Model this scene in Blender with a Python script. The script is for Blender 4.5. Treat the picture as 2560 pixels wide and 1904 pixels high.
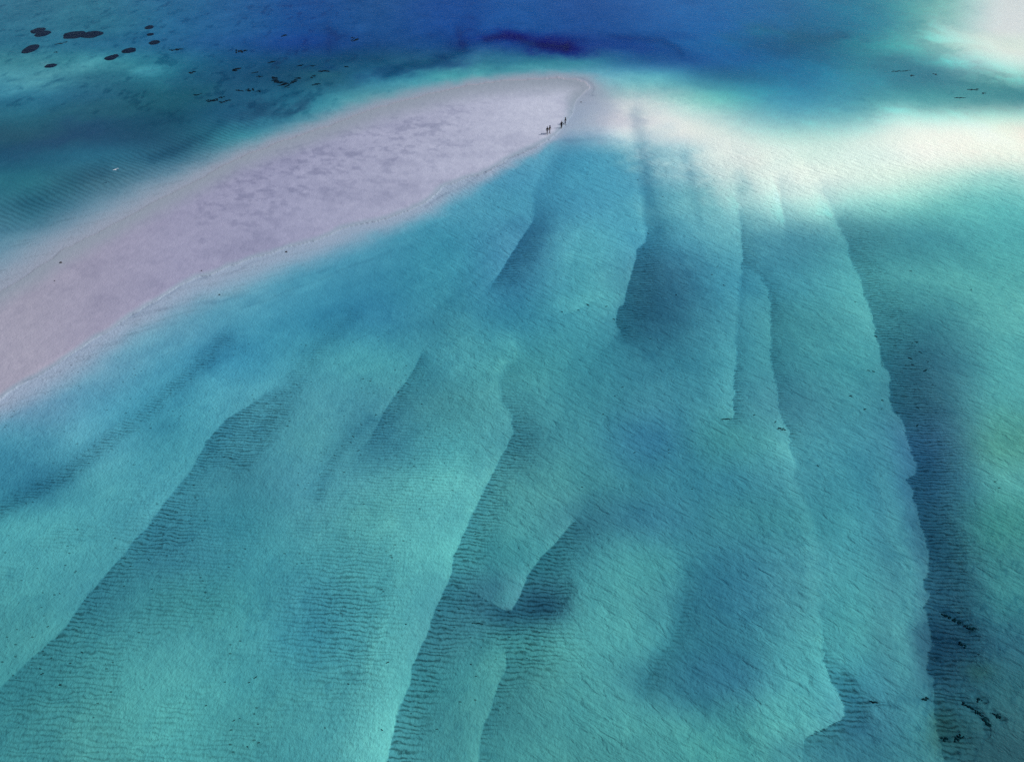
import bpy, bmesh, math, random
import numpy as np
from mathutils import Vector, noise as mnoise

for o in list(bpy.data.objects):
    bpy.data.objects.remove(o, do_unlink=True)
scene = bpy.context.scene
col = scene.collection
R = math.radians

# ------------------------------------------------------------------ camera
H = 70.0                    # drone height over the water, metres
PITCH = 45.0                # degrees below the horizon
F = 1641.0                  # focal length in photo pixels (photo 2560 x 1904)
CX, CY = 1280.0, 952.0
cam = bpy.data.cameras.new('camera')
cam.sensor_fit = 'HORIZONTAL'
cam.sensor_width = 36.0
cam.lens = 36.0 * F / 2560.0
cam.clip_start = 0.5
cam.clip_end = 20000
cam_o = bpy.data.objects.new('camera', cam)
cam_o.location = (0, 0, H)
cam_o.rotation_euler = (R(90 - PITCH), 0, 0)
col.objects.link(cam_o)
scene.camera = cam_o

# ------------------------------------------------------------------ light
SUN_EL, SUN_AZ = 42.0, 82.0     # azimuth: degrees clockwise from +Y (the view direction)
w = bpy.data.worlds.new('World')
scene.world = w
w.use_nodes = True
nt = w.node_tree
nt.nodes.clear()
sky = nt.nodes.new('ShaderNodeTexSky')
sky.sky_type = 'NISHITA'
sky.sun_disc = False
sky.sun_elevation = R(SUN_EL)
sky.sun_rotation = R(SUN_AZ)
bg = nt.nodes.new('ShaderNodeBackground')
bg.inputs['Strength'].default_value = 0.10
out = nt.nodes.new('ShaderNodeOutputWorld')
nt.links.new(sky.outputs[0], bg.inputs['Color'])
nt.links.new(bg.outputs[0], out.inputs['Surface'])
sl = bpy.data.lights.new('sun', 'SUN')
sl.energy = 4.0
sl.angle = R(0.6)
sl.color = (1.0, 0.97, 0.92)
so = bpy.data.objects.new('sun', sl)
sd = Vector((math.sin(R(SUN_AZ)) * math.cos(R(SUN_EL)), math.cos(R(SUN_AZ)) * math.cos(R(SUN_EL)), math.sin(R(SUN_EL))))
so.rotation_euler = sd.to_track_quat('Z', 'Y').to_euler()
col.objects.link(so)
scene.cycles.max_bounces = 4
scene.cycles.use_denoising = False
scene.cycles.diffuse_bounces = 1
scene.cycles.glossy_bounces = 2
scene.cycles.transparent_max_bounces = 8
vs = scene.view_settings
vs.view_transform = 'Standard'
vs.look = 'None'
vs.exposure = 0.0
vs.gamma = 1.0
vs.use_curve_mapping = False

# measured light falling on level ground / pi, and the water's absorption per metre
EL = np.array([1.08, 1.12, 1.18])
KA = np.array([0.90, 0.21, 0.10])

# ------------------------------------------------------------------ rays
SP, CP = math.sin(R(PITCH)), math.cos(R(PITCH))

def ray(px, py):
    a = (px - CX) / F
    b = (CY - py) / F
    return a, CP + b * SP, -SP + b * CP        # x, y, z of the un-normalised ray

def ground(px, py, z=0.0):
    dx, dy, dz = ray(px, py)
    t = (z - H) / dz
    return dx * t, dy * t

def sin_el(px, py):
    dx, dy, dz = ray(px, py)
    return -dz / np.sqrt(dx * dx + dy * dy + dz * dz)

# ------------------------------------------------------------------ noise
def vnoise(x, y, seed=0):
    xi = np.floor(x).astype(np.int64); yi = np.floor(y).astype(np.int64)
    fx = x - xi; fy = y - yi
    fx = fx * fx * (3 - 2 * fx); fy = fy * fy * (3 - 2 * fy)
    def h(a, b):
        n = (a * 374761393 + b * 668265263 + seed * 1442695041) & 0x7fffffff
        n = ((n ^ (n >> 13)) * 1274126177) & 0x7fffffff
        n = (n ^ (n >> 16)) & 0xffff
        return n / 32767.5 - 1.0
    return ((h(xi, yi) * (1 - fx) + h(xi + 1, yi) * fx) * (1 - fy)
            + (h(xi, yi + 1) * (1 - fx) + h(xi + 1, yi + 1) * fx) * fy)

def fbm(x, y, seed=0, octv=4, gain=0.5):
    s = 0; a = 1.0; t = 0
    for i in range(octv):
        c, d = math.cos(0.6 * i), math.sin(0.6 * i)
        s = s + a * vnoise((x * c - y * d) * 2 ** i + 17.3 * i, (x * d + y * c) * 2 ** i - 9.1 * i, seed + i)
        t += a; a *= gain
    return s / t

def sstep(a, b, x):
    t = np.clip((x - a) / (b - a), 0, 1)
    return t * t * (3 - 2 * t)

def lin(c):
    c = np.asarray(c, float) / 255.0
    return np.where(c <= 0.04045, c / 12.92, ((c + 0.055) / 1.055) ** 2.4)

# ------------------------------------------------------------------ survey of the water's tone on a coarse lattice
GX = np.array([73, 246, 420, 593, 767, 940, 1114, 1287, 1460, 1634, 1807, 1981, 2154, 2328, 2501], float)
GY = np.array([69, 110, 150, 190, 240, 290, 340, 390, 450, 520, 600, 700, 800, 900, 1000, 1100, 1200, 1300, 1400, 1500, 1600, 1700, 1800, 1872], float)
G = [
    [50,115,140, 48,115,140, 42,105,145, 40,95,148, 32,80,145, 38,85,145, 32,75,145, 34,84,152, 38,82,150, 42,95,160, 45,105,165, 48,110,155, 52,130,155, 110,180,175, 205,215,212],
    [50,118,142, 46,112,142, 44,105,145, 36,85,140, 32,70,138, 33,75,130, 30,72,130, 30,66,130, 38,72,140, 38,90,155, 42,105,160, 42,98,138, 62,140,155, 150,200,190, 205,222,210],
    [60,130,145, 62,140,155, 48,120,145, 33,85,125, 33,80,120, 32,80,115, 50,110,140, 55,125,150, 52,122,150, 40,90,145, 42,98,155, 44,105,145, 60,130,150, 95,165,170, 212,226,216],
    [75,150,165, 50,115,135, 45,118,138, 34,85,118, 33,80,110, 48,118,148, 75,160,170, 90,165,175, 112,173,190, 92,172,188, 50,115,150, 50,120,155, 65,140,160, 65,130,145, 150,200,190],
    [50,120,145, 42,100,125, 36,98,116, 34,86,116, 50,125,148, 90,160,170, 100,160,175, 120,165,180, 150,182,188, 150,190,190, 100,185,185, 66,146,172, 78,156,168, 80,158,162, 74,146,150],
    [42,105,125, 38,90,115, 30,84,106, 38,98,128, 70,145,162, 100,160,175, 110,160,175, 130,170,185, 185,195,200, 205,215,212, 160,202,198, 110,180,190, 125,190,190, 165,210,200, 196,212,198],
    [38,86,106, 36,80,108, 34,85,110, 60,138,155, 100,160,175, 100,160,175, 110,160,180, 120,168,185, 130,170,190, 195,210,208, 200,218,210, 165,208,200, 190,220,210, 226,236,222, 236,232,216],
    [34,90,115, 42,105,130, 46,100,125, 90,150,165, 100,160,175, 100,160,175, 110,165,185, 100,160,182, 76,155,182, 100,165,182, 208,220,213, 203,228,215, 205,230,219, 226,236,224, 232,232,216],
    [40,108,125, 60,112,132, 90,140,160, 100,160,175, 100,160,180, 100,165,185, 105,168,188, 80,155,182, 75,158,183, 78,152,176, 165,202,200, 213,230,220, 200,228,215, 185,222,208, 150,210,200],
    [50,110,130, 90,140,160, 100,150,170, 100,160,180, 100,165,185, 100,165,185, 85,160,182, 76,156,180, 75,155,180, 80,160,178, 132,194,197, 160,212,206, 135,200,194, 112,192,186, 105,195,190],
    [90,140,160, 100,150,170, 100,160,180, 100,165,185, 95,162,185, 80,155,178, 62,145,168, 68,140,168, 84,168,183, 64,140,165, 98,175,186, 78,150,165, 72,148,158, 72,152,160, 85,175,175],
    [110,155,175, 110,160,180, 110,165,185, 105,165,185, 78,155,178, 60,140,166, 64,148,168, 60,132,160, 80,165,176, 54,116,140, 70,150,170, 70,150,165, 80,165,170, 82,165,166, 88,175,172],
    [110,165,185, 110,165,185, 110,165,185, 78,155,178, 60,142,168, 58,138,165, 62,140,158, 58,138,160, 74,158,170, 46,108,130, 70,148,164, 65,142,152, 76,158,164, 63,136,146, 94,180,176],
    [125,165,185, 110,160,182, 80,155,178, 60,142,170, 68,150,168, 76,162,172, 70,152,165, 76,160,165, 62,142,155, 58,132,150, 68,148,162, 62,138,150, 72,155,162, 52,112,130, 84,170,170],
    [112,155,180, 82,155,178, 66,148,170, 76,156,174, 78,156,170, 70,145,160, 72,148,156, 78,158,164, 66,144,155, 64,138,155, 74,154,165, 68,138,152, 72,150,160, 50,105,125, 84,168,166],
    [76,150,172, 80,158,176, 68,150,166, 66,142,160, 78,155,166, 60,132,150, 80,166,172, 68,142,152, 66,142,153, 56,126,152, 64,142,150, 76,155,165, 68,144,160, 48,100,130, 80,156,146],
    [54,128,152, 78,160,172, 74,156,170, 60,132,148, 74,150,165, 84,166,172, 92,182,182, 74,150,154, 68,143,150, 60,134,150, 60,136,153, 74,152,163, 64,142,158, 42,95,125, 80,160,158],
    [76,162,171, 78,162,172, 62,138,155, 62,142,156, 76,155,165, 84,168,170, 90,178,180, 78,160,162, 58,124,138, 60,130,150, 62,138,150, 70,150,158, 72,154,165, 46,100,125, 66,145,140],
    [78,163,170, 74,156,165, 60,134,150, 66,148,160, 72,155,165, 80,165,170, 84,172,174, 62,140,148, 64,140,150, 74,156,160, 58,130,150, 78,156,166, 76,158,166, 50,105,125, 62,135,138],
    [75,158,163, 62,138,150, 65,145,152, 70,154,160, 65,145,160, 78,164,170, 60,132,145, 50,105,125, 70,148,154, 74,152,157, 52,122,145, 76,152,162, 76,160,165, 46,98,118, 60,135,140],
    [72,152,156, 65,145,152, 75,158,162, 78,164,168, 63,145,160, 82,168,172, 58,128,140, 64,142,147, 80,164,165, 72,153,158, 52,122,142, 76,158,165, 78,162,166, 38,85,105, 50,110,125],
    [60,138,145, 72,155,158, 82,168,168, 72,157,162, 68,150,158, 86,172,174, 60,138,145, 66,142,145, 78,160,160, 60,132,144, 52,118,142, 80,165,170, 64,142,157, 50,108,124, 48,105,115],
    [64,143,148, 76,158,158, 80,168,168, 72,155,158, 70,152,158, 92,180,180, 64,140,145, 62,136,141, 76,158,158, 77,159,159, 66,144,150, 84,170,170, 60,127,144, 56,125,136, 46,98,108],
    [64,143,148, 76,158,158, 80,168,168, 72,155,158, 70,152,158, 92,180,180, 64,140,145, 68,147,149, 72,150,150, 74,155,155, 72,157,155, 66,140,148, 58,125,140, 58,125,134, 42,88,98],
]
GC = np.array(G, float).reshape(len(GY), len(GX), 3)
GL = np.log(lin(GC))

S = 1.1526
def D(pts):                                  # reading scale of the survey sheet to photo pixels
    return [(x * S, y * S) + tuple(r) for x, y, *r in pts]

SAND = [(-460, 1030), (-70, 770), (73, 685), (150, 630), (246, 580), (330, 535), (420, 488), (510, 440), (593, 395), (680, 362), (767, 332), (850, 303), (940, 270), (1030, 246),
        (1114, 224), (1200, 208), (1290, 199), (1400, 195), (1435, 198), (1462, 206), (1472, 219), (1466, 231), (1448, 244), (1440, 260), (1436, 279),
        (1422, 297), (1413, 313), (1396, 331), (1374, 349), (1346, 366), (1302, 383), (1262, 403), (1224, 429), (1196, 439), (1153, 450), (1118, 463), (1089, 484),
        (1066, 505), (1020, 528), (968, 546), (910, 558), (853, 573), (795, 599), (726, 617), (645, 643), (599, 659), (573, 665), (547, 678), (519, 688),
        (484, 697), (455, 712), (426, 728), (398, 749), (357, 771), (311, 798), (277, 824), (236, 847), (184, 882), (138, 916), (73, 950), (-70, 1043), (-460, 1290)]
WET = [(-460, 880), (-70, 620), (73, 540), (150, 500), (246, 465), (330, 432), (420, 396), (510, 366), (593, 338), (680, 308), (767, 280), (850, 250), (940, 224), (1030, 205), (1114, 190),
       (1200, 178), (1290, 168), (1385, 166), (1487, 174), (1550, 200), (1582, 245), (1555, 300), (1500, 332), (1440, 342), (1392, 356), (1350, 384), (1298, 424), (1232, 466),
       (1152, 522), (1066, 570), (980, 606), (864, 660), (800, 688), (691, 728), (576, 765), (430, 825), (323, 880), (184, 975), (73, 1040), (-70, 1110), (-460, 1400)]

# ridge edges of the drifting sand waves: points (x, y, strength), crest side amplitude / width, lee side amplitude / width
# the crest lies to the left of the way the line runs when side = 1
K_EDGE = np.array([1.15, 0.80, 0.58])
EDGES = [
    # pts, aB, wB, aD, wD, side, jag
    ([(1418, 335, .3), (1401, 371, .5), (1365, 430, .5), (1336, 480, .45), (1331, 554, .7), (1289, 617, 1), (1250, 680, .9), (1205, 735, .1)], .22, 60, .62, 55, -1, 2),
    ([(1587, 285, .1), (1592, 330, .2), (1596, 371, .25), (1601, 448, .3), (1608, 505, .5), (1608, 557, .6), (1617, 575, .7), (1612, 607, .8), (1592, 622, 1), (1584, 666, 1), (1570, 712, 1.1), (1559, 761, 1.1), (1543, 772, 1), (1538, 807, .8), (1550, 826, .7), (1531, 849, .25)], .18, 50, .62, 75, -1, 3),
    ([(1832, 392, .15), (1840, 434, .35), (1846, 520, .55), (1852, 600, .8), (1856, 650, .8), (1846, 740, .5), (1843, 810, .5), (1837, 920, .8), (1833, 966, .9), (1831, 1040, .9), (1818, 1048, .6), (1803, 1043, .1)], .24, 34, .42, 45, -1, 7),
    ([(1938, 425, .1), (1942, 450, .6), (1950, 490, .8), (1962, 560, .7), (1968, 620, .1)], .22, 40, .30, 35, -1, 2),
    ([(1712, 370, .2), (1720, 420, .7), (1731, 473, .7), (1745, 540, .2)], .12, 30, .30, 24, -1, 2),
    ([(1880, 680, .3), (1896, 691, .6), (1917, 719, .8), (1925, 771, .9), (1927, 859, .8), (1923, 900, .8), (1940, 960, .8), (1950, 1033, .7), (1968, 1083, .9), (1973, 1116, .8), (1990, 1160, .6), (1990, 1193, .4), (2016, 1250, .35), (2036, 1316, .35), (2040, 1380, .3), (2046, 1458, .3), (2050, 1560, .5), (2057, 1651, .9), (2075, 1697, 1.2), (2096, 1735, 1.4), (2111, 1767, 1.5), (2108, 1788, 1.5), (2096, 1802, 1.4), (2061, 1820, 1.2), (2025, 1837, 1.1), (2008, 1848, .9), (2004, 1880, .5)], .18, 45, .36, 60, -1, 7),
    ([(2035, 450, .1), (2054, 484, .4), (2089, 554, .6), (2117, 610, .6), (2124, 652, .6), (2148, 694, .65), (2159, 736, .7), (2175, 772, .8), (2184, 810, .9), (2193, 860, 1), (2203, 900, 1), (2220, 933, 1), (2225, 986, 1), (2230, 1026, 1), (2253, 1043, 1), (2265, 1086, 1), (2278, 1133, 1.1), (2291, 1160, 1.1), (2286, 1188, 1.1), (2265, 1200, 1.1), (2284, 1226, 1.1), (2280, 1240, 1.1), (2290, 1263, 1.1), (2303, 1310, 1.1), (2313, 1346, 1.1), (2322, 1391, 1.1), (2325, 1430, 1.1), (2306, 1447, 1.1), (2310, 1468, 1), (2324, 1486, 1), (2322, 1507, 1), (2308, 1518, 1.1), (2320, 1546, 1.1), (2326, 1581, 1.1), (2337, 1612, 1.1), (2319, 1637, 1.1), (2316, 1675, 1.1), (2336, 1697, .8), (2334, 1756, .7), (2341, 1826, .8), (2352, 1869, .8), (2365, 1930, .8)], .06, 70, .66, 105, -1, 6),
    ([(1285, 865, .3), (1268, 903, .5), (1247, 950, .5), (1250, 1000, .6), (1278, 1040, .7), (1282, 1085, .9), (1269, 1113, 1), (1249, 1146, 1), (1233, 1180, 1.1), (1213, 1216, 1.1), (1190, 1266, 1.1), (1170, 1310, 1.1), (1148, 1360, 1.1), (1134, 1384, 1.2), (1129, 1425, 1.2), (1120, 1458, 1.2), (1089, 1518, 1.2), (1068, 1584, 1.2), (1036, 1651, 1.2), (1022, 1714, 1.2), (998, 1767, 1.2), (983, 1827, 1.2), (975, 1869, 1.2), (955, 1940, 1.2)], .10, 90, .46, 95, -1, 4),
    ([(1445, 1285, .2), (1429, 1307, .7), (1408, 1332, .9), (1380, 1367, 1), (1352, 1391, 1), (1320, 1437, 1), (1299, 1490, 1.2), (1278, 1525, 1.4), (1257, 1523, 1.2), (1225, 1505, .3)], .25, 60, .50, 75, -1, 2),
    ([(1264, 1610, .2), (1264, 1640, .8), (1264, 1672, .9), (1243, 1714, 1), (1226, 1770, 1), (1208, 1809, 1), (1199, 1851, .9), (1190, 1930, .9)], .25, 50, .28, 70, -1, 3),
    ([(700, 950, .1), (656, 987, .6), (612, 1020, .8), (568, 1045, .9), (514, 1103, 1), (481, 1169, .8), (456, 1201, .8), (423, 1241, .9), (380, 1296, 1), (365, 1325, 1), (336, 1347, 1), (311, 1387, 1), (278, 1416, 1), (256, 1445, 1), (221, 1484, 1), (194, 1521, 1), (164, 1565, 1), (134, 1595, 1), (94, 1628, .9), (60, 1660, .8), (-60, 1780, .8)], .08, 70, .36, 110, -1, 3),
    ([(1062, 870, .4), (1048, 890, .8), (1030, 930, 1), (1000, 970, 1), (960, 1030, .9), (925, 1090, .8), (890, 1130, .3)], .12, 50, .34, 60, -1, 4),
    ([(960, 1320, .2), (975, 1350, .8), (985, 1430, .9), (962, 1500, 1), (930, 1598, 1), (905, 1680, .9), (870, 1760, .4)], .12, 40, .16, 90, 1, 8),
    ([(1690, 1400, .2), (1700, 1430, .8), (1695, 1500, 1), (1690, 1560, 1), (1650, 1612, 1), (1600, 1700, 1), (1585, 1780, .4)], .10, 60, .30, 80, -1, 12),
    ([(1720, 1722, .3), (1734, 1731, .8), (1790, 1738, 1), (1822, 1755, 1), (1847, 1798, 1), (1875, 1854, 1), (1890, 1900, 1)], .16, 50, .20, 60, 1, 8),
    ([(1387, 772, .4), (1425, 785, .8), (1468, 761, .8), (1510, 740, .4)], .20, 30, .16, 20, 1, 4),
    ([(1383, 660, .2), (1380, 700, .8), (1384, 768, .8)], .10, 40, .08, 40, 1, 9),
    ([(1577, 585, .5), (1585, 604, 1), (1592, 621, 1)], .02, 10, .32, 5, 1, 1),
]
# soft bands: pts, amplitude (+ bright / - dark), half width
BANDS = [
    ([(-30, 1290), (73, 1235), (160, 1190), (230, 1130), (300, 1080), (400, 1000), (470, 940), (560, 850)], -.30, 30),
    ([(600, 1010), (560, 1080), (530, 1110)], -.22, 34),
    ([(880, 790), (833, 833), (790, 880), (750, 923), (717, 990), (660, 1080), (600, 1150)], -.22, 40),
    ([(410, 1060), (350, 1130), (310, 1190)], -.14, 30),
    ([(930, 1050), (880, 1090), (850, 1127), (817, 1183), (795, 1240)], -.22, 20),
    ([(1000, 780), (1080, 790), (1150, 800), (1220, 830), (1270, 850), (1290, 872)], .12, 26),
    ([(1278, 855), (1290, 875), (1287, 896), (1270, 906), (1250, 905)], .16, 5),
    ([(1240, 868), (1262, 880), (1268, 890)], -.14, 6),
    ([(0, 235), (73, 212), (130, 190), (200, 170), (245, 150)], .30, 15),
    ([(330, 180), (360, 172), (396, 170)], .34, 8),
    ([(1215, 100), (1243, 92), (1297, 95), (1324, 108), (1359, 115), (1416, 119)], -.75, 9),
    ([(1416, 119), (1425, 112)], -.3, 10),
    ([(1500, 85), (1580, 95), (1656, 103), (1691, 119), (1707, 138)], -.3, 8),
    ([(1146, 75), (1154, 106), (1160, 125), (1133, 138), (1095, 149), (1014, 165), (965, 192)], -.42, 11),
    ([(1185, 150), (1200, 125), (1230, 112), (1270, 108)], .25, 14),
    ([(380, 400), (442, 375), (510, 341), (555, 307)], -.35, 13),
    ([(640, 275), (671, 262), (705, 247), (740, 235)], -.30, 10),
    ([(60, 505), (130, 480), (200, 445), (260, 420)], -.25, 18),
    ([(820, 60), (826, 90), (822, 130)], -.25, 10),
    ([(1330, 1530), (1360, 1510), (1400, 1480)], -.22, 36),
    ([(1960, 1130), (1990, 1240), (2030, 1340), (2050, 1450)], .14, 26),
    ([(1220, 1660), (1190, 1700), (1160, 1760)], .16, 28),
    ([(2150, 560), (2230, 600), (2330, 660)], -.12, 40),
    ([(2320, 560), (2400, 620), (2470, 680)], -.14, 30),
    ([(420, 1330), (520, 1330), (600, 1340)], -.08, 60),
    ([(1470, 1030), (1560, 1060), (1640, 1080)], -.06, 60),
    ([(1240, 1190), (1320, 1250), (1400, 1230)], .12, 40),
    ([(470, 760), (560, 752), (600, 740)], -.12, 6),
    ([(300, 835), (370, 815), (430, 806)], -.12, 6),
    ([(2470, 330), (2530, 345)], .10, 40),
    ([(1590, 290), (1598, 330), (1606, 380), (1614, 440), (1626, 500), (1650, 570)], -.34, 19),
    ([(1712, 380), (1722, 430), (1734, 500), (1748, 560)], -.16, 12), ([(1400, 352), (1480, 350), (1560, 352)], -.10, 7),
    ([(2340, 1515), (2372, 1528), (2405, 1556), (2440, 1592)], -.42, 8), ([(2405, 1745), (2436, 1772), (2462, 1800), (2468, 1835)], -.42, 8),
    ([(2380, 1600), (2406, 1612), (2430, 1640)], -.30, 8), ([(2350, 1850), (2390, 1838), (2420, 1850)], -.35, 8), ([(2440, 1740), (2460, 1752)], -.35, 8), ([(2480, 1780), (2510, 1800)], -.35, 9),
    ([(2330, 1560), (2345, 1620), (2340, 1700)], -.25, 16), ([(2250, 1745), (2320, 1750)], -.18, 7), ([(2120, 1745), (2180, 1756), (2240, 1766)], -.18, 7),
    ([(2108, 1700), (2130, 1750), (2150, 1790)], -.20, 18), ([(2370, 1290), (2440, 1330), (2500, 1370)], .10, 14), ([(2420, 1420), (2500, 1480)], .14, 16), ([(2440, 1530), (2520, 1570)], .12, 16),
]

# broad patches: centre x, y, half axes, turn in degrees, colour seen, weight
BLOBS = [
    (1390, 112, 60, 17, 4, (22, 27, 104), .95), (1262, 92, 45, 10, 2, (22, 32, 115), .8), (1310, 100, 70, 8, 8, (25, 40, 118), .6),
    (1165, 108, 22, 34, 15, (28, 50, 118), .6), (1110, 145, 60, 14, -18, (30, 68, 115), .6), (1000, 172, 80, 12, -14, (30, 72, 112), .6),
    (1520, 108, 90, 14, 4, (30, 62, 132), .6), (1660, 118, 60, 16, 20, (32, 75, 135), .5), (1590, 90, 90, 8, 0, (34, 84, 150), .4),
    (1250, 140, 50, 16, 0, (52, 118, 148), .5), (830, 100, 26, 40, 10, (28, 66, 122), .5),
    (2010, 84, 110, 22, 0, (46, 96, 125), .6), (1920, 80, 50, 14, 10, (58, 120, 150), .4), (1920, 170, 70, 26, 20, (50, 122, 165), .5),
    (2060, 210, 80, 34, 25, (60, 142, 172), .4), (2420, 100, 80, 34, 32, (200, 218, 208), .7), (2470, 140, 70, 26, 30, (212, 230, 218), .8), (2290, 88, 60, 20, 30, (85, 160, 165), .5),
    (2390, 200, 110, 18, 12, (72, 144, 156), .5), (2480, 215, 70, 16, 10, (66, 138, 142), .6), (2230, 160, 70, 18, 20, (58, 122, 140), .4),
    (130, 190, 90, 12, -16, (78, 148, 160), .55), (225, 158, 40, 10, -10, (74, 148, 165), .5), (362, 178, 42, 12, -8, (68, 150, 168), .6), (115, 158, 14, 6, 0, (95, 150, 160), .5),
    (560, 190, 160, 26, -6, (32, 76, 108), .4), (820, 182, 50, 16, -4, (45, 105, 118), .5), (690, 262, 80, 14, -22, (34, 70, 100), .5), (200, 345, 130, 22, -12, (36, 72, 108), .45), (280, 268, 140, 26, -8, (40, 95, 108), .4),
    (1395, 335, 80, 14, 0, (130, 158, 185), .5), (1500, 262, 70, 26, 0, (180, 188, 196), .6), (1600, 262, 70, 24, 0, (194, 210, 208), .6),
    (2450, 350, 110, 40, 0, (240, 238, 224), .7), (2300, 330, 160, 34, -4, (228, 238, 226), .6), (1900, 400, 170, 36, 14, (210, 232, 222), .6), (1760, 360, 110, 40, 30, (206, 220, 214), .4),
    (1815, 430, 60, 22, 30, (190, 212, 208), .5), (1860, 470, 30, 22, 20, (150, 200, 198), .5), (2020, 470, 60, 14, 14, (190, 220, 212), .4),
    (1470, 760, 70, 26, -10, (84, 170, 176), .4), (1340, 600, 34, 60, 20, (54, 118, 150), .5), (1640, 780, 60, 90, 0, (46, 104, 128), .45), (1670, 700, 40, 60, 0, (54, 112, 138), .3),
    (1355, 1525, 44, 30, 0, (40, 92, 114), .6), (1780, 1560, 90, 150, -12, (52, 120, 136), .5), (1640, 1690, 60, 50, 10, (54, 122, 134), .4), (1530, 1440, 70, 120, 20, (80, 165, 166), .35),
    (2370, 1240, 55, 190, -14, (44, 98, 116), .4), (2385, 1580, 50, 110, -4, (40, 84, 106), .5), (2400, 1830, 60, 60, 0, (46, 92, 92), .5), (2120, 1810, 60, 26, 14, (54, 118, 140), .5),
    (2030, 1770, 70, 50, 10, (86, 172, 174), .5), (1790, 1800, 60, 60, 20, (80, 166, 165), .35),
    (1700, 425, 60, 50, 20, (158, 202, 206), .65), (1700, 500, 60, 40, 20, (104, 180, 192), .5), (1780, 500, 50, 30, 10, (110, 186, 192), .5), (1650, 345, 50, 34, 10, (178, 200, 206), .55), (1540, 285, 64, 30, 0, (174, 180, 192), .75), (1480, 300, 60, 30, 0, (158, 176, 190), .5),
    (2370, 1790, 26, 60, 0, (42, 86, 84), .5), (2445, 1660, 30, 24, 0, (48, 96, 88), .45),
    (1258, 1492, 44, 34, 0, (76, 156, 162), .75), (1300, 1420, 34, 50, 20, (74, 154, 160), .5),
    (2215, 1120, 34, 110, -12, (74, 152, 164), .7), (2262, 1330, 34, 120, -8, (78, 158, 166), .75), (2268, 1510, 34, 90, 0, (80, 162, 166), .7), (2272, 1640, 34, 60, 0, (76, 156, 162), .6),
    (1050, 900, 46, 60, 16, (58, 134, 150), .45), (1180, 850, 60, 40, 20, (82, 164, 170), .4), (1190, 1190, 60, 90, 30, (86, 170, 176), .5), (1020, 1330, 60, 120, 20, (88, 174, 178), .35),
]

# thin broken lines: wash marks, swash shelves and the painted shade of little cut banks (points, strength, half width)
LINES = [
    ([(60, 955), (110, 930), (155, 905), (195, 878), (236, 850), (275, 826), (311, 800), (355, 774), (398, 752), (430, 730), (455, 715), (490, 702), (525, 688)], -.30, 2.2),
    ([(60, 940), (155, 890), (236, 836), (311, 787), (398, 738), (455, 702), (525, 676)], .10, 6),
    ([(1062, 515), (1080, 505), (1100, 490), (1130, 478), (1160, 467), (1180, 452), (1199, 441), (1225, 425), (1250, 414), (1275, 398), (1300, 385), (1322, 374), (1345, 367)], -.26, 2.4),
    ([(560, 690), (600, 672), (640, 655), (690, 637), (740, 618)], -.14, 2.5),
    ([(600, 772), (660, 752), (720, 728), (790, 704), (850, 676), (910, 655), (975, 628)], -.13, 3.0),
    ([(560, 752), (630, 728), (700, 706), (770, 690), (840, 664)], -.12, 2.4),
    ([(250, 870), (330, 838), (400, 815), (440, 808)], -.16, 4.0),
    ([(330, 790), (400, 772), (470, 765), (540, 752)], -.16, 5.0),
    ([(1040, 540), (1010, 552), (985, 566), (950, 578)], -.16, 2.6),
    ([(1428, 194), (1452, 196), (1470, 204), (1482, 216), (1486, 228), (1478, 238)], -.20, 2.2),
    ([(1395, 197), (1425, 203), (1450, 214), (1462, 228)], -.10, 2.0), ([(1462, 236), (1486, 240)], -.14, 1.6), ([(1450, 256), (1484, 260)], -.12, 1.6),
    ([(1372, 362), (1400, 352), (1440, 350), (1500, 345)], -.10, 2.6),
    ([(690, 378), (730, 370), (770, 358), (800, 348)], -.10, 1.8), ([(700, 268), (800, 238), (900, 214), (985, 196)], -.10, 2.2),
    ([(560, 330), (620, 312), (680, 292)], -.10, 2.0),
]

def poly_dist(x, y, pts):
    """distance to an open line, the side (+1 left of travel in picture coordinates), strength at the foot"""
    best = np.full(x.shape, 1e18); side = np.ones(x.shape); st = np.zeros(x.shape); perp = np.zeros(x.shape)
    for (x0, y0, *s0), (x1, y1, *s1) in zip(pts[:-1], pts[1:]):
        dx, dy = x1 - x0, y1 - y0
        L2 = dx * dx + dy * dy
        t = np.clip(((x - x0) * dx + (y - y0) * dy) / L2, 0, 1)
        ex, ey = x - x0 - t * dx, y - y0 - t * dy
        d2 = ex * ex + ey * ey
        cr = dx * (y - y0) - dy * (x - x0)
        pp = np.abs(cr) / math.sqrt(L2)
        m = (d2 < best - 1e-6) | ((d2 < best + 1e-6) & (pp > perp))
        best = np.where(m, d2, best)
        perp = np.where(m, pp, perp)
        side = np.where(m, np.where(cr > 0, 1.0, -1.0), side)
        if s0:
            st = np.where(m, s0[0] + (s1[0] - s0[0]) * t, st)
    return np.sqrt(best), side, st

def inside(x, y, poly):
    c = np.zeros(x.shape, bool)
    n = len(poly)
    for i in range(n):
        x0, y0 = poly[i][:2]; x1, y1 = poly[(i + 1) % n][:2]
        if y0 == y1: continue
        m = ((y0 > y) != (y1 > y)) & (x < (x1 - x0) * (y - y0) / (y1 - y0) + x0)
        c ^= m
    return c

def local(x, y, pts, pad, fn):
    """run fn only where the line can reach"""
    xs = [p[0] for p in pts]; ys = [p[1] for p in pts]
    m = (x > min(xs) - pad) & (x < max(xs) + pad) & (y > min(ys) - pad) & (y < max(ys) + pad)
    r = np.zeros(x.shape)
    if m.any():
        r[m] = fn(x[m], y[m])
    return r

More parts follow.
